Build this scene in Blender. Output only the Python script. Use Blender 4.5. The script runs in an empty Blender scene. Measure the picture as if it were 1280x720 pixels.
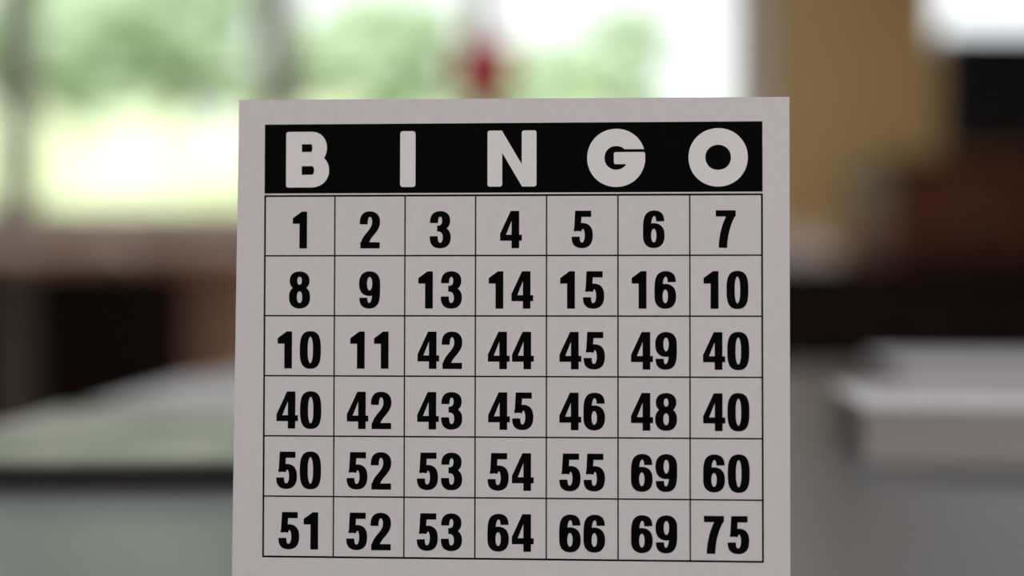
import bpy, math, random
from mathutils import Matrix, Vector
random.seed(7)
scene = bpy.context.scene
scene.view_settings.view_transform = 'Standard'
scene.view_settings.look = 'None'

def srgb(r, g, b):
    def f(c):
        c /= 255.0
        return c / 12.92 if c <= 0.04045 else ((c + 0.055) / 1.055) ** 2.4
    return (f(r), f(g), f(b), 1.0)

def mat(name, c1, c2=None, rough=0.6, scale=8.0, bump=0.0, stretch=(1, 1, 1), spec=0.5, detail=4.0):
    m = bpy.data.materials.new(name)
    m.use_nodes = True
    nt = m.node_tree
    b = nt.nodes['Principled BSDF']
    b.inputs['Roughness'].default_value = rough
    b.inputs['Specular IOR Level'].default_value = spec
    if c2 is None:
        c2 = tuple(x * 0.9 for x in c1[:3]) + (1,)
    tc = nt.nodes.new('ShaderNodeTexCoord')
    mp = nt.nodes.new('ShaderNodeMapping')
    mp.inputs['Scale'].default_value = stretch
    nz = nt.nodes.new('ShaderNodeTexNoise')
    nz.inputs['Scale'].default_value = scale
    nz.inputs['Detail'].default_value = detail
    cr = nt.nodes.new('ShaderNodeValToRGB')
    cr.color_ramp.elements[0].position = 0.3
    cr.color_ramp.elements[1].position = 0.7
    cr.color_ramp.elements[0].color = c1
    cr.color_ramp.elements[1].color = c2
    nt.links.new(tc.outputs['Object'], mp.inputs['Vector'])
    nt.links.new(mp.outputs['Vector'], nz.inputs['Vector'])
    nt.links.new(nz.outputs['Fac'], cr.inputs['Fac'])
    nt.links.new(cr.outputs['Color'], b.inputs['Base Color'])
    if bump > 0:
        bp = nt.nodes.new('ShaderNodeBump')
        bp.inputs['Strength'].default_value = bump
        bp.inputs['Distance'].default_value = 0.001
        nt.links.new(nz.outputs['Fac'], bp.inputs['Height'])
        nt.links.new(bp.outputs['Normal'], b.inputs['Normal'])
    return m

class MB:
    """mesh accumulator with per-face materials"""
    def __init__(self):
        self.v = []; self.f = []; self.m = []; self.mats = []
    def mi(self, m):
        if m not in self.mats: self.mats.append(m)
        return self.mats.index(m)
    def add(self, vs, fs, m):
        o = len(self.v); k = self.mi(m)
        self.v += [tuple(p) for p in vs]
        for f in fs:
            self.f.append([i + o for i in f]); self.m.append(k)
    def box(self, x0, x1, y0, y1, z0, z1, m, rz=0.0):
        cx, cy = (x0 + x1) / 2, (y0 + y1) / 2
        c, s = math.cos(rz), math.sin(rz)
        vs = []
        for z in (z0, z1):
            for (x, y) in ((x0, y0), (x1, y0), (x1, y1), (x0, y1)):
                dx, dy = x - cx, y - cy
                vs.append((cx + dx * c - dy * s, cy + dx * s + dy * c, z))
        self.add(vs, [(0, 3, 2, 1), (4, 5, 6, 7), (0, 1, 5, 4), (1, 2, 6, 5), (2, 3, 7, 6), (3, 0, 4, 7)], m)
    def cyl(self, x, y, z0, z1, r0, r1, m, n=20):
        vs = []
        for z, r in ((z0, r0), (z1, r1)):
            for i in range(n):
                a = 2 * math.pi * i / n
                vs.append((x + r * math.cos(a), y + r * math.sin(a), z))
        fs = [(i, (i + 1) % n, n + (i + 1) % n, n + i) for i in range(n)]
        fs += [tuple(range(n - 1, -1, -1)), tuple(range(n, 2 * n))]
        self.add(vs, fs, m)
    def obj(self, name, bevel=0.0, parent=None, matrix=None, smooth=False):
        me = bpy.data.meshes.new(name)
        me.from_pydata(self.v, [], self.f)
        for mm in self.mats: me.materials.append(mm)
        for p, k in zip(me.polygons, self.m):
            p.material_index = k
            p.use_smooth = smooth
        me.update()
        o = bpy.data.objects.new(name, me)
        scene.collection.objects.link(o)
        if parent: o.parent = parent
        if matrix is not None: o.matrix_world = matrix
        if bevel > 0:
            b = o.modifiers.new('bevel', 'BEVEL')
            b.width = bevel; b.segments = 2; b.limit_method = 'ANGLE'
        return o

def empty(name, matrix=None):
    o = bpy.data.objects.new(name, None)
    scene.collection.objects.link(o)
    o.empty_display_size = 0.05
    if matrix is not None: o.matrix_world = matrix
    return o

# ------------------------------------------------------------ materials
M_card = mat('card_paper', srgb(208, 205, 208), srgb(204, 201, 204), rough=0.75, scale=300, bump=0.05, spec=0.25)
M_cardedge = mat('card_core', srgb(160, 150, 145), rough=0.9, spec=0.1)
M_ink = mat('black_ink', srgb(5, 5, 5), srgb(8, 8, 8), rough=0.8, scale=200, spec=0.04)
M_letter = mat('header_letter_paper', srgb(222, 220, 223), srgb(218, 216, 219), rough=0.75, scale=300, spec=0.2)
M_table = mat('table_laminate', srgb(86, 90, 96), srgb(96, 100, 106), rough=0.30, scale=900, bump=0.2, spec=0.55)
M_tedge = mat('table_edge_band', srgb(60, 56, 54), rough=0.5)
M_metal = mat('table_leg_metal', srgb(60, 60, 62), rough=0.4)
M_paper = mat('white_paper', srgb(228, 231, 240), srgb(218, 221, 231), rough=0.8, scale=40, stretch=(1, 1, 60))
M_paper2 = mat('shaded_paper_edges', srgb(150, 145, 145), srgb(170, 165, 165), rough=0.9, scale=8, stretch=(1, 1, 200))  # darker than the sheets: shade of the stack sides put into the colour
M_mag = mat('magazine_cover', srgb(216, 218, 212), srgb(92, 114, 84), rough=0.45, scale=10)
M_mag2 = mat('magazine_green', srgb(100, 128, 88), srgb(200, 205, 195), rough=0.5, scale=14)
M_folder = mat('dark_folder', srgb(34, 29, 27), srgb(26, 22, 20), rough=0.7, scale=20, spec=.2)
M_wallb = mat('wall_ochre', srgb(212, 178, 124), srgb(204, 170, 116), rough=0.85, scale=3)
M_walls = mat('wall_cream', srgb(205, 198, 188), srgb(198, 191, 181), rough=0.85, scale=3)
M_ceil = mat('ceiling_white', srgb(225, 222, 218), rough=0.9, scale=4)
M_floor = mat('floor_wood', srgb(100, 78, 60), srgb(76, 59, 46), rough=0.5, scale=4, stretch=(1, 10, 1))
M_frame = mat('window_frame_paint', srgb(215, 210, 208), srgb(205, 200, 198), rough=0.5, scale=5)
M_mull = mat('mullion_grey', srgb(165, 164, 162), srgb(155, 154, 152), rough=0.6, scale=5)
M_sill = mat('sill_paint', srgb(240, 228, 224), srgb(234, 222, 218), rough=0.5, scale=5)
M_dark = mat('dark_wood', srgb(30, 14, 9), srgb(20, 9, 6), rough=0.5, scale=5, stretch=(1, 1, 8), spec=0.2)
M_brown = mat('red_brown_wood', srgb(100, 52, 33), srgb(78, 39, 25), rough=0.5, scale=5, stretch=(8, 1, 1), spec=0.25)
M_light = mat('light_wood', srgb(172, 130, 110), srgb(152, 112, 94), rough=0.5, scale=5, stretch=(1, 1, 8))
M_greyp = mat('grey_panel', srgb(115, 104, 98), srgb(100, 90, 85), rough=0.6)
M_tv = mat('tv_plastic', srgb(16, 17, 20), srgb(13, 14, 17), rough=0.5, spec=.2)
M_scr = mat('tv_screen', srgb(10, 12, 16), rough=0.25, spec=.3)
M_red = mat('red_enamel', srgb(205, 34, 48), srgb(190, 28, 40), rough=0.4)
M_hedge = mat('hedge_leaves', srgb(222, 229, 196), srgb(196, 210, 164), rough=0.9, scale=2.5, spec=0.1)
M_leaf = mat('tree_leaves', srgb(190, 206, 176), srgb(152, 175, 138), rough=0.9, scale=1.5, spec=0.1)
M_bark = mat('tree_bark', srgb(125, 112, 100), rough=0.9)
M_lawn = mat('lawn_grass', srgb(170, 188, 130), srgb(140, 165, 105), rough=0.95, scale=6)
M_box1 = mat('box_cream', srgb(236, 226, 220), rough=0.7)
M_box2 = mat('box_rose', srgb(214, 190, 180), rough=0.7)

# ------------------------------------------------------------ camera
TZ = 0.75
D = 0.515
F = 1778.0
S = D / F
ZC = TZ + 373 * S * 0.99966
cam = bpy.data.cameras.new('camera')
camo = bpy.data.objects.new('camera', cam)
scene.collection.objects.link(camo)
cam.lens = 50; cam.sensor_width = 36
cam.clip_start = 0.01; cam.clip_end = 200
camo.location = (0, 0, ZC)
camo.rotation_euler = (math.radians(90), 0, 0)
cam.dof.use_dof = True
cam.dof.focus_distance = D
cam.dof.aperture_fstop = 2.0
scene.camera = camo

# ------------------------------------------------------------ bingo card
th = math.asin(0.0579); ph = math.asin(0.0262)
U = Vector((math.cos(th), -math.sin(th), 0))
V = Vector((math.sin(th) * math.sin(ph), math.cos(th) * math.sin(ph), math.cos(ph)))
N = U.cross(V)
CM = Matrix(((U.x, V.x, N.x, 0.0), (U.y, V.y, N.y, D), (U.z, V.z, N.z, ZC), (0, 0, 0, 1)))
card = empty('bingo_card', CM)

def P(a, b, z=0.0):            # card layout units (a right, b up) -> metres
    return (a * S, b * S, z)

def child(mb, name, **k):
    o = mb.obj(name, **k)
    o.parent = card
    o.matrix_parent_inverse = Matrix.Identity(4)
    return o

TH = 0.0012
outl = [(-352.6, -373), (343.4, -373), (344.3, 237.2), (-347.2, 238.4)]
mb = MB()
vs = [P(a, b, 0) for a, b in outl] + [P(a, b, -TH) for a, b in outl]
mb.add(vs, [(0, 1, 2, 3)], M_card)
mb.add(vs, [(7, 6, 5, 4), (0, 4, 5, 1), (1, 5, 6, 2), (2, 6, 7, 3), (3, 7, 4, 0)], M_cardedge)
child(mb, 'card_board', bevel=0.0003)

ZP = 0.00006
GL, GR, GT, GB = -312.8, 310.1, 116.3, -337.3
HT, HB = 207.0, 119.6
def rect(mb, a0, b0, a1, b1, m, z=ZP):
    mb.add([P(a0, b0, z), P(a1, b0, z), P(a1, b1, z), P(a0, b1, z)], [(0, 1, 2, 3)], m)
mb = MB()
rect(mb, GL - .9, HB, GR + .9, HT, M_ink)
child(mb, 'header_band')
CW = (GR - GL) / 7; RH = (GT - GB) / 6
mb = MB()
for i in range(8):
    w = 1.1 if i in (0, 7) else 0.85
    x = GL + i * CW
    rect(mb, x - w, GB - .9, x + w, GT + .9, M_ink)
for j in range(7):
    w = 1.1 if j in (0, 6) else 0.85
    y = GB + j * RH
    rect(mb, GL - .9, y - w, GR + .9, y + w, M_ink, ZP + 0.00001)
child(mb, 'grid_lines')

# ---- glyph tools
def sample(path, n=14):
    pts = [path[0]]
    for seg in path[1:]:
        p0 = pts[-1]
        if len(seg) == 2 and not isinstance(seg[0], tuple):
            pts.append(seg)
        else:
            c1, c2, p3 = seg
            for i in range(1, n + 1):
                t = i / n; q = 1 - t
                pts.append(tuple(q**3 * p0[k] + 3*q*q*t*c1[k] + 3*q*t*t*c2[k] + t**3*p3[k] for k in (0, 1)))
    return pts
def stroke(pts, a, b, closed=False):
    n = len(pts); L = []; R = []
    for i, p in enumerate(pts):
        if closed:
            q0, q1 = pts[(i - 1) % n], pts[(i + 1) % n]
        else:
            q0, q1 = pts[max(i - 1, 0)], pts[min(i + 1, n - 1)]
        tx, ty = q1[0] - q0[0], q1[1] - q0[1]
        l = math.hypot(tx, ty) or 1
        nx, ny = -ty / l, tx / l
        d = math.sqrt(a*a*nx*nx + b*b*ny*ny)
        ox, oy = a*a*nx/d, b*b*ny/d
        L.append((p[0] + ox, p[1] + oy)); R.append((p[0] - ox, p[1] - oy))
    out = []
    m = n if closed else n - 1
    for i in range(m):
        j = (i + 1) % n
        out.append([R[i], R[j], L[j], L[i]])
    return out
def sup(cx, cy, rx, ry, e=2.5, n=56, t0=0, t1=360):
    pts = []
    full = (t1 - t0) >= 360
    cnt = n if full else n + 1
    for i in range(cnt):
        t = math.radians(t0 + (t1 - t0) * i / n)
        c, s = math.cos(t), math.sin(t)
        pts.append((cx + rx * math.copysign(abs(c) ** (2/e), c), cy + ry * math.copysign(abs(s) ** (2/e), s)))
    return pts
A, B = 10.6, 7.6
G = {}
G['0'] = stroke(sup(28, 50, 17.6, 43.2, 2.7), A, B, True)
G['1'] = [[(22, 0), (42.5, 0), (42.5, 100), (28.5, 100)][:4]] + [[(22, 0), (28.5, 100), (26, 94), (22, 72)],
          [(4, 67), (23, 67), (26, 94), (4, 82)], [(4, 82), (26, 94), (28.5, 100), (28, 100)],
          [(4, 82), (14, 84), (21, 89), (27.5, 100), (28.5, 100), (28.5, 76), (23, 67)]]
G['2'] = stroke(sample([(11.5, 65), ((11.5, 86), (17, 92.6), (28, 92.6)), ((39, 92.6), (44.5, 84), (44.5, 72)),
          ((44.5, 58), (38, 50), (29, 39)), ((19.5, 28), (13.8, 18), (13.6, 3))]), A, B) + [[(3, 0), (54.5, 0), (54.5, 16.5), (3, 16.5)]]
G['3'] = stroke(sample([(11.5, 68), ((11.5, 86), (17, 92.6), (28, 92.6)), ((38, 92.6), (43.6, 86), (43.6, 75)), ((43.6, 61), (36, 53.5), (20, 53.5))]), A, B) + \
         stroke(sample([(20, 53), ((37, 53), (45.2, 45), (45.2, 29)), ((45.2, 14), (38, 7.4), (27.5, 7.4)), ((16, 7.4), (10.8, 14), (10.8, 32.5))]), A, B)
G['4'] = [[(30.5, 0), (50.5, 0), (50.5, 100), (30.5, 100)], [(.5, 20), (57.5, 20), (57.5, 36), (.5, 36)],
          [(.5, 36), (16, 36), (31.2, 75), (31.2, 100), (28, 100), (.5, 39)]]
G['5'] = [[(10, 83.5), (51.5, 83.5), (51.5, 100), (10, 100)], [(6.5, 44.5), (24, 47), (27, 100), (9.5, 100)]] + \
         stroke(sample([(15.5, 46), ((18, 55.5), (23, 59.5), (29, 59.5)), ((40, 59.5), (45, 50), (45, 34)), ((45, 15), (38, 7.4), (27.5, 7.4)), ((16, 7.4), (10.8, 13), (10.8, 30.5))]), A, B)
G['6'] = stroke(sup(28, 33, 17.4, 25.6, 2.35), A, B, True) + \
         stroke(sample([(44.6, 71), ((44.6, 87), (39, 92.6), (29, 92.6)), ((15, 92.6), (10.6, 80), (10.6, 52)), (10.6, 33)]), A, B)
G['9'] = [[(56 - x, 100 - y) for x, y in q] for q in G['6']]
G['7'] = [[(2.5, 83.5), (54, 83.5), (54, 100), (2.5, 100)]] + \
         stroke(sample([(42.8, 88), ((33.5, 72), (22, 42), (20.5, 0))]), A + .4, B)
G['8'] = stroke(sup(28, 74.8, 16.2, 17.9, 2.3), A - .3, B - .3, True) + stroke(sup(28, 30.4, 17.6, 23.1, 2.35), A, B, True)
rows = [['1', '2', '3', '4', '5', '6', '7'],
        ['8', '9', '13', '14', '15', '16', '10'],
        ['10', '11', '42', '44', '45', '49', '40'],
        ['40', '42', '43', '45', '46', '48', '40'],
        ['50', '52', '53', '54', '55', '69', '60'],
        ['51', '52', '53', '64', '66', '69', '75']]
HX, HY, ADV = 0.478, 0.466, 63.2
mb = MB()
for r, row in enumerate(rows):
    for c, txt in enumerate(row):
        polys = []
        for k, ch in enumerate(txt):
            for q in G[ch]:
                polys.append([(x + k * ADV, y) for x, y in q])
        xs = [x for q in polys for x, y in q]
        mid = (min(xs) + max(xs)) / 2
        cx = GL + (c + .5) * CW
        by = GT - (r + 1) * RH + 9.2
        for q in polys:
            ps = [P(cx + (x - mid) * HX, by + y * HY, ZP) for x, y in q]
            mb.add(ps, [tuple(range(len(ps)))], M_ink)
child(mb, 'printed_numbers')

# ---- header letters (layout units)
zl = [ZP + 0.00004]
def addpoly(mb, polys, ox, oy):
    zl[0] += 0.000004
    for q in polys:
        mb.add([P(ox + x, oy + y, zl[0]) for x, y in q], [tuple(range(len(q)))], M_letter)
def rr(x0, y0, x1, y1, r=3.0, n=5):
    out = []
    for cx, cy, a0 in ((x1 - r, y0 + r, -90), (x1 - r, y1 - r, 0), (x0 + r, y1 - r, 90), (x0 + r, y0 + r, 180)):
        for i in range(n + 1):
            t = math.radians(a0 + 90 * i / n)
            out.append((cx + r * math.cos(t), cy + r * math.sin(t)))
    return [out]
HBASE = 127.0
mb = MB()
# B
addpoly(mb, rr(0, 0, 20, 70.5, 3), -286.3, HBASE)
addpoly(mb, stroke(sample([(8, 62.6), (33, 62.6), ((46, 62.6), (46, 37), (33, 37)), (8, 37)]), 9.3, 7.9), -286.3, HBASE)
addpoly(mb, stroke(sample([(8, 35), (33, 35), ((49.5, 35), (49.5, 8), (33, 8)), (8, 8)]), 9.5, 8.0), -286.3, HBASE)
# I
addpoly(mb, rr(0, 0, 19.4, 70.5, 3.5), -141.2, HBASE)
# N
addpoly(mb, rr(0, 0, 18.5, 70.5, 3), -31.0, HBASE)
addpoly(mb, rr(43, 0, 61.5, 70.5, 3), -31.0, HBASE)
addpoly(mb, [[(2, 70.5), (18, 70.5), (59.5, 0), (43.5, 0)]], -31.0, HBASE)
# G
gp = stroke(sup(36, 35.4, 25.4, 25.6, 2.05, 72, 8, 356), 10.8, 10.8)
gp = [[(x, max(y, 46.2)) if k < 14 else (x, y) for x, y in q] for k, q in enumerate(gp)]
addpoly(mb, gp, 94, HBASE)
addpoly(mb, rr(33, 27.5, 72, 42.6, 2.5), 94, HBASE)
# O
addpoly(mb, stroke(sup(36, 35.4, 26.2, 26.0, 2.05, 72), 10.4, 10.4, True), 220.3, HBASE)
child(mb, 'header_letters')
# fold-out easel strut behind the card
mb = MB()
w = 0.02
y0 = -373 * S
mb.add([(-w, 0.01, -TH), (w, 0.01, -TH), (w * 1.6, y0 + .001, -0.05), (-w * 1.6, y0 + .001, -0.05),
        (-w, 0.01, -TH - .001), (w, 0.01, -TH - .001), (w * 1.6, y0 + .001, -0.0512), (-w * 1.6, y0 + .001, -0.0512)],
       [(0, 1, 2, 3), (7, 6, 5, 4), (0, 4, 5, 1), (1, 5, 6, 2), (2, 6, 7, 3), (3, 7, 4, 0)], M_cardedge)
child(mb, 'easel_strut')

# ------------------------------------------------------------ table
TX0, TX1, TY0, TY1 = -0.362, 1.25, 0.12, 1.97
mb = MB()
mb.box(TX0, TX1, TY0, TY1, TZ - .004, TZ, M_table)
mb.box(TX0 - .001, TX1 + .001, TY0 - .001, TY1 + .001, TZ - .03, TZ - .004, M_tedge)
mb.box(TX0 + .06, TX1 - .06, TY0 + .06, TY0 + .08, TZ - .09, TZ - .03, M_metal)
mb.box(TX0 + .06, TX1 - .06, TY1 - .08, TY1 - .06, TZ - .09, TZ - .03, M_metal)
mb.box(TX0 + .06, TX0 + .08, TY0 + .06, TY1 - .06, TZ - .09, TZ - .03, M_metal)
mb.box(TX1 - .08, TX1 - .06, TY0 + .06, TY1 - .06, TZ - .09, TZ - .03, M_metal)
for x in (TX0 + .08, TX1 - .08):
    for y in (TY0 + .08, TY1 - .08):
        mb.cyl(x, y, 0.0, TZ - .03, .02, .024, M_metal)
mb.obj('table', bevel=0.001)

# ------------------------------------------------------------ stacks
def stack(name, x0, x1, y0, y1, layers, z=TZ, jit=0.004, rot=0.0, rj=0.01):
    mb = MB()
    for (t, m) in layers:
        dx, dy = random.uniform(-jit, jit), random.uniform(-jit, jit)
        mb.box(x0 + dx, x1 + dx, y0 + dy, y1 + dy, z, z + t - .0002, m, rot + random.uniform(-rj, rj))
        z += t
    return mb.obj(name, bevel=0.0006)
stack('magazine_stack', -.352, -.075, .778, 1.10, [(.0095, M_folder), (.001, M_paper2), (.0015, M_mag), (.0012, M_mag2), (.001, M_mag)], rot=0.0, jit=.002)
stack('magazine_stack', -.340, -.05, 1.15, 1.48, [(.006, M_folder), (.003, M_paper2), (.003, M_paper), (.0012, M_mag2), (.001, M_paper)], rot=-.02, jit=.002)
stack('paper_stack', .228, .50, .862, 1.06, [(.0043, M_paper2)] * 8 + [(.0008, M_paper)], rot=-.12, jit=.001, rj=.004)
stack('paper_stack', .325, .65, 1.115, 1.34, [(.0051, M_paper2)] * 8 + [(.004, M_paper)], rot=-.12, jit=.002, rj=.006)

# ------------------------------------------------------------ room
XL, XR, YR, YB, ZCEIL = -3.6, 3.2, -2.6, 5.0, 2.75
wins = [(-2.70, -1.80, 1.127, 2.35), (-1.715, -.872, 1.127, 2.35), (-.787, -.130, 1.127, 2.35), (-.075, .80, 1.127, 2.35), (1.48, 2.45, 1.70, 2.35)]
mb = MB()
x = XL
for (a, b, z0, z1) in wins:
    m = M_wallb
    if -1.9 < x < -.8: m = M_mull
    if -.8 < x < -.1: m = M_frame
    mb.box(x, a, YB, YB + .12, 0, ZCEIL, m)
    mb.box(a, b, YB, YB + .12, 0, z0, M_wallb)
    mb.box(a, b, YB, YB + .12, z1, ZCEIL, M_wallb)
    x = b
mb.box(x, XR, YB, YB + .12, 0, ZCEIL, M_wallb)
mb.obj('wall_back')
for n, (a, b, z0, z1) in enumerate(wins):
    mb = MB(); t = .022
    mb.box(a, a + t, YB + .03, YB + .08, z0, z1, M_frame)
    mb.box(b - t, b, YB + .03, YB + .08, z0, z1, M_frame)
    mb.box(a + t, b - t, YB + .03, YB + .08, z0, z0 + t, M_frame)
    mb.box(a + t, b - t, YB + .03, YB + .08, z1 - t, z1, M_frame)
    if n < 3:
        mb.box(a + t, b - t, YB + .035, YB + .075, 1.575, 1.60, M_mull)
    mb.obj('window_%d' % (n + 1))
mb = MB()
mb.box(-2.8, .90, YB - .10, YB, 1.08, 1.127, M_sill)
mb.box(-2.78, .88, YB - .03, YB, .80, 1.08, M_sill)
mb.obj('trim_1', bevel=.004)
mb = MB()
mb.box(.80, .90, YB - .02, YB, 1.127, 2.45, M_frame)
mb.box(-2.8, .90, YB - .02, YB, 2.35, 2.45, M_frame)
mb.obj('trim_2')
mb = MB(); mb.box(XL - .1, XL, YR, YB + .12, 0, ZCEIL, M_walls); mb.obj('wall_left')
mb = MB(); mb.box(XR, XR + .1, YR, YB + .12, 0, ZCEIL, M_walls); mb.obj('wall_right')
mb = MB(); mb.box(XL - .1, XR + .1, YR - .1, YR, 0, ZCEIL, M_walls); mb.obj('wall_rear')
mb = MB(); mb.box(XL - .1, XR + .1, YR - .1, YB + .12, -.1, 0, M_floor); mb.obj('floor')
mb = MB(); mb.box(XL - .1, XR + .1, YR - .1, YB + .12, ZCEIL, ZCEIL + .1, M_ceil); mb.obj('ceiling')
mb = MB(); mb.box(XL, XR, YB - .015, YB, 0, .1, M_sill); mb.obj('baseboard_back')

# ------------------------------------------------------------ red box on pier
mb = MB()
mb.box(-.200, .010, YB - .09, YB - .001, 1.515, 1.715, M_red)
mb.box(-.165, -.025, YB - .10, YB - .09, 1.55, 1.68, M_red)
mb.cyl(-.095, YB - .05, 1.715, 1.735, .03, .02, M_red)
mb.obj('fire_alarm_box', bevel=.008)

# ------------------------------------------------------------ left sideboard
mb = MB()
yf, yb = 3.4, 3.9
mb.box(-2.3, -.62, yf - .02, yb, .905, .938, M_light)
mb.box(-.775, -.640, yf, yb, 0, .905, M_light)
mb.box(-1.24, -1.15, yf, yb, 0, .905, M_greyp)
mb.box(-2.28, -2.2, yf, yb, 0, .905, M_light)
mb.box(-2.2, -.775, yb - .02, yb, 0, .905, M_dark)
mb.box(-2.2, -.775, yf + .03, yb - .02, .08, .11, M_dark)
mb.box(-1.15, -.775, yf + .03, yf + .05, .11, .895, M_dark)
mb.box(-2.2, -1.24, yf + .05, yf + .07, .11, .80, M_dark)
mb.cyl(-.82, yf + .02, .5, .54, .012, .012, M_greyp)
mb.obj('sideboard', bevel=.003)
zz = .9385
mb = MB()
mb.box(-1.18, -.98, 3.5, 3.75, zz, .967, M_box1, .1)
mb.box(-1.14, -1.0, 3.52, 3.7, .967, .995, M_box2, -.1)
mb.obj('document_pile', bevel=.002)
mb = MB()
mb.box(-.93, -.68, 3.5, 3.74, zz, .972, M_box2, .05)
mb.box(-.92, -.69, 3.51, 3.73, .972, .982, M_box1, .05)
mb.obj('file_box', bevel=.002)
mb = MB()
mb.box(-1.44, -1.24, 3.5, 3.74, zz, .972, M_box1, .05)
mb.box(-1.43, -1.25, 3.51, 3.73, .972, .982, M_box2, .05)
mb.obj('file_box', bevel=.002)

# ------------------------------------------------------------ right cabinet + tv
mb = MB()
yf, yb = 3.6, 4.12
mb.box(.30, 2.1, yf, yb, .06, .90, M_dark)
mb.box(.28, 2.12, yf - .02, yb, .90, .925, M_dark)
mb.box(.34, 2.06, yf + .04, yb - .02, 0, .06, M_dark)
for i in range(4):
    a = .32 + i * .445
    mb.box(a, a + .43, yf - .015, yf, .1, .88, M_dark)
    mb.cyl(a + .39, yf - .025, .5, .53, .01, .01, M_greyp)
mb.obj('cabinet', bevel=.003)
mb = MB()
mb.box(.965, 2.1, yf + .02, yb, .9255, 1.17, M_brown)
mb.box(.945, 2.12, yf, yb, 1.17, 1.195, M_brown)
for i in range(3):
    a = .985 + i * .37
    mb.box(a, a + .355, yf + .005, yf + .02, .95, 1.15, M_brown)
    mb.box(a + .14, a + .22, yf - .01, yf + .005, 1.04, 1.055, M_greyp)
mb.obj('drawer_unit', bevel=.003)
mb = MB()
mb.box(1.165, 1.80, 3.84, 3.88, 1.225, 1.555, M_tv)
mb.box(1.18, 1.785, 3.836, 3.84, 1.24, 1.54, M_scr)
mb.box(1.30, 1.68, 3.88, 3.93, 1.26, 1.50, M_tv)
mb.box(1.45, 1.53, 3.87, 3.90, 1.205, 1.28, M_tv)
mb.box(1.34, 1.64, 3.78, 3.98, 1.1955, 1.21, M_tv)
mb.obj('television', bevel=.004)
mb = MB()
mb.box(.68, .84, 3.68, 3.9, .9255, .975, M_box1, .05)
mb.box(.69, .82, 3.69, 3.88, .975, 1.01, M_box2, -.03)
mb.obj('document_pile', bevel=.002)

# ------------------------------------------------------------ outside
mb = MB(); mb.box(-30, 30, YB + .3, 60, -.5, -.3, M_lawn); mb.obj('ground_lawn')
import bmesh
from mathutils import noise
def blob_mesh(mb, cx, cy, cz, rx, ry, rz, m, amp=.25, sub=3):
    bm = bmesh.new()
    bmesh.ops.create_icosphere(bm, subdivisions=sub, radius=1)
    vs = []
    off = Vector((cx * 3.1, cy * 1.7, cz * 2.3))
    for v in bm.verts:
        k = 1 + amp * noise.noise(v.co * 2.2 + off) + amp * .6 * noise.noise(v.co * 6 + off)
        vs.append((cx + v.co.x * rx * k, cy + v.co.y * ry * k, cz + v.co.z * rz * k))
    fs = [tuple(v.index for v in f.verts) for f in bm.faces]
    bm.free()
    mb.add(vs, fs, m)
mb = MB()
for i in range(14):
    blob_mesh(mb, -9 + i * 1.2, 12 + random.uniform(-.2, .2), .9, .9, .7, 1.45 + random.uniform(-.15, .1), M_hedge, .2)
mb.obj('hedge')
def tree(x, y, h, r, n=7):
    mb = MB()
    mb.cyl(x, y, -.3, h * .7, .16, .1, M_bark)
    for k in range(n):
        a = k * 2.4
        rr_ = r * .5
        blob_mesh(mb, x + math.cos(a) * r * .6, y + math.sin(a) * r * .4, h * (.62 + .08 * k * .6), rr_, rr_, rr_ * .8, M_leaf, .4)
    mb.obj('tree')
tree(-5.4, 17, 4.9, 1.2)
tree(-4.1, 18, 5.5, .9)
tree(-2.0, 21, 5.4, 1.2)
tree(0.5, 19, 4.3, .9)
tree(1.6, 20, 5.2, .7)

# ------------------------------------------------------------ lights
w = bpy.data.worlds.new('world'); scene.world = w; w.use_nodes = True
bg = w.node_tree.nodes['Background']
bg.inputs['Color'].default_value = (0.94, 0.98, 1.0, 1)
bg.inputs['Strength'].default_value = 1.55
sun = bpy.data.lights.new('sun', 'SUN'); sun.energy = 3.4; sun.angle = .02; sun.color = (1, .97, .92)
so = bpy.data.objects.new('sun', sun); scene.collection.objects.link(so)
so.rotation_euler = (math.radians(42), 0, math.radians(-15))

def add_fill(name, x, y, p, col=(1, .965, .955)):  # added fill light: unseen ceiling panel with an area light under it
    mb = MB()
    mb.box(x - .62, x + .62, y - .17, y + .17, ZCEIL - .05, ZCEIL, M_frame)
    mb.obj(name, bevel=.004)
    l = bpy.data.lights.new(name + '_light', 'AREA'); l.shape = 'RECTANGLE'
    l.size = 1.2; l.size_y = .3; l.energy = p; l.color = col
    o = bpy.data.objects.new(name + '_light', l); scene.collection.objects.link(o)
    o.location = (x, y, ZCEIL - .055)
add_fill('fill_lamp', 0.2, -1.3, 66)  # added behind the camera to light the card front
add_fill('fill_lamp', 0.2, 3.2, 26)  # added to brighten the back of the room
for (a, b, z0, z1) in wins:
    l = bpy.data.lights.new('window_portal', 'AREA'); l.shape = 'RECTANGLE'
    l.size = b - a; l.size_y = z1 - z0
    l.cycles.is_portal = True
    o = bpy.data.objects.new('window_portal', l); scene.collection.objects.link(o)
    o.location = ((a + b) / 2, YB + .13, (z0 + z1) / 2)
    o.rotation_euler = (math.radians(-90), 0, 0)
